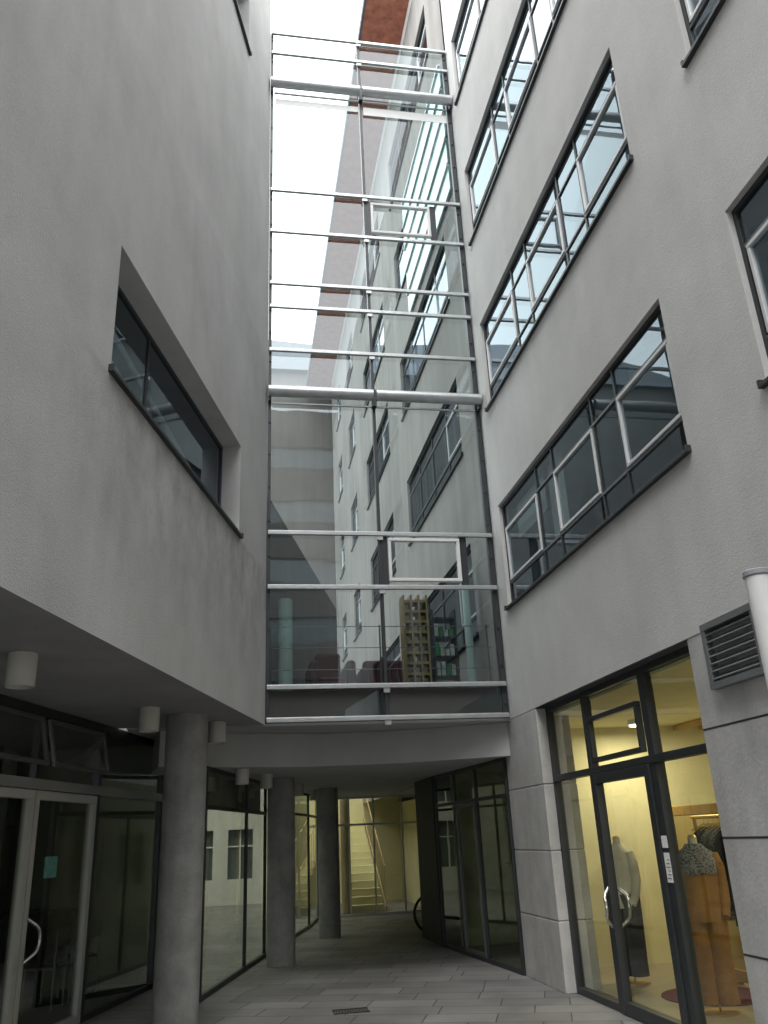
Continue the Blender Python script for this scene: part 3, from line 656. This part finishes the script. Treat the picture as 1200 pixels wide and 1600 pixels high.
def mannequin(x,y,rz,body,top,yoke,slv,lab,w_=.90):
    M=thing('mannequin',(x,y,.02),lab,'mannequin')
    c,s=math.cos(rz),math.sin(rz)
    def W(a,b,z): return (x+a*w_*c-b*s,y+a*w_*s+b*c,z)
    lg=MB()
    limb(lg,[W(.085,0,.95),W(.09,0,.78),W(.09,.02,.5),W(.09,0,.3),W(.09,0,.10)],[.12,.12,.11,.105,.105])
    limb(lg,[W(-.085,0,.95),W(-.09,0,.78),W(-.09,.02,.5),W(-.09,0,.3),W(-.09,0,.10)],[.12,.12,.11,.105,.105])
    lg.build('trousers',body,M,smooth=True)
    R_=lambda z,a,b:(x,y,z,a*w_,b*w_,rz)
    loft('jacket',[R_(.80,.225,.16),R_(.90,.22,.155),R_(1.02,.195,.135),R_(1.12,.19,.135),R_(1.24,.205,.145),R_(1.34,.215,.14),R_(1.40,.19,.115),R_(1.45,.11,.085),R_(1.48,.065,.065)],top,M,fold=.03)
    am=MB()
    limb(am,[W(.18,0,1.40),W(.22,.0,1.28),W(.235,.02,1.10),W(.225,-.03,.95),W(.20,-.10,.84)],[.055,.062,.055,.05,.042])
    limb(am,[W(-.18,0,1.40),W(-.22,.0,1.28),W(-.235,.02,1.10),W(-.225,-.03,.95),W(-.20,-.10,.84)],[.055,.062,.055,.05,.042])
    am.build('sleeves',slv,M,smooth=True)
    loft('shoulder_yoke',[R_(1.22,.215,.155),R_(1.33,.228,.15),R_(1.41,.20,.125),R_(1.46,.118,.092),R_(1.50,.085,.082)],yoke,M,fold=.02,cap=False)
    MB().cyl(W(0,0,1.46),W(0,0,1.56),.045,20).build('neck',CREAMC,M,smooth=True)
    MB().cyl(W(0,0,1.561),W(0,0,1.585),.047,20,.03).build('neck_cap',GOLD,M,smooth=True)
    MB().cyl(W(0,0,.02),W(0,0,.035),.17,32).cyl(W(0,0,.036),W(0,0,.9),.012,10).build('stand',GOLD,M,smooth=True)
mannequin(4.5,8.33,math.radians(-25),ORANGE,ORANGE,PATT,ORANGE,'headless mannequin in a rust coloured outfit with patterned shoulders')
mannequin(4.5,10.15,math.radians(-55),BLACKC,CREAMC,CREAMC,CREAMC,'headless mannequin in an off white jacket and dark trousers',.78)
RK=thing('clothes_rack',(5.2,8.7,0),'brass tube clothes rack with hanging garments','clothes rack')
m=MB();m.cyl((5.2,7.9,.05),(5.2,7.9,1.75),.02).cyl((5.2,9.5,.05),(5.2,9.5,1.75),.02).cyl((5.2,7.85,1.75),(5.2,9.55,1.75),.02).cyl((4.95,7.9,.05),(5.45,7.9,.05),.02).cyl((4.95,9.5,.05),(5.45,9.5,.05),.02)
m.build('tube_frame',GOLD,RK,smooth=True)
def garment(cx,cy,zt,ln,w,mat,lab):
    G=thing('hanging_garment',(cx,cy,zt),lab,'clothing',group='garments on the clothes rack')
    mb=MB();rows=10;n=28;vs=[];fs=[];ph=random.uniform(0,6)
    for r in range(rows):
        t=r/(rows-1);ww=w*(.25+.75*min(1,t*7))*(1+.15*t);th_=.035+.02*t
        for i in range(n):
            a=2*math.pi*i/n;fo=1+.35*t*math.sin(a*5+ph)
            vs.append((cx+ww*math.cos(a),cy+th_*fo*math.sin(a)*1.2,zt-.06-ln*t))
    for r in range(rows-1):
        for i in range(n): fs.append((r*n+i,r*n+(i+1)%n,(r+1)*n+(i+1)%n,(r+1)*n+i))
    fs.append(tuple(range(n)));mb.add(vs,fs);mb.build('cloth',mat,G,smooth=True)
    MB().tube([(cx-.17,cy,zt-.1),(cx,cy,zt-.03),(cx+.17,cy,zt-.1)],.006,6).cyl((cx,cy,zt-.03),(cx,cy,zt+.03),.003,6).build('hanger',GOLD,G)
for i in range(14):
    mt,lb=random.choice([(BLACKC,'black garment on a brass hanger'),(OLIVEC,'olive garment on a brass hanger'),(PATT,'patterned garment on a brass hanger'),(BLACKC,'black garment on a brass hanger')])
    garment(5.2,8.0+i*.1,1.71,random.uniform(.65,.95),.2,mt,lb)
MR=thing('standing_mirror',(5.5,10.1,0),'tall mirror with a broad golden wooden frame','mirror')
m=MB();MF=Fr((5.5,9.0,0),(0,1,0),(-1,0,0));frm(m,MF,0,1.9,.05,1.90,.12,0,.05);m.build('frame',WOOD,MR,bevel=.01)
m=MB();m.fbox(MF,.12,1.78,.17,1.78,.01,.02);m.build('mirror_glass',rough_mat('mirror',(.55,.46,.3),.05,metal=1),MR)
RG=thing('rug',(4.9,9.1,.02),'dark red rug on the shop floor','rug')
MB().cyl((4.9,9.1,.021),(4.9,9.1,.03),.55,40).build('pile',rough_mat('red rug',(.11,.02,.022),.9,var=.2,vscale=6),RG)
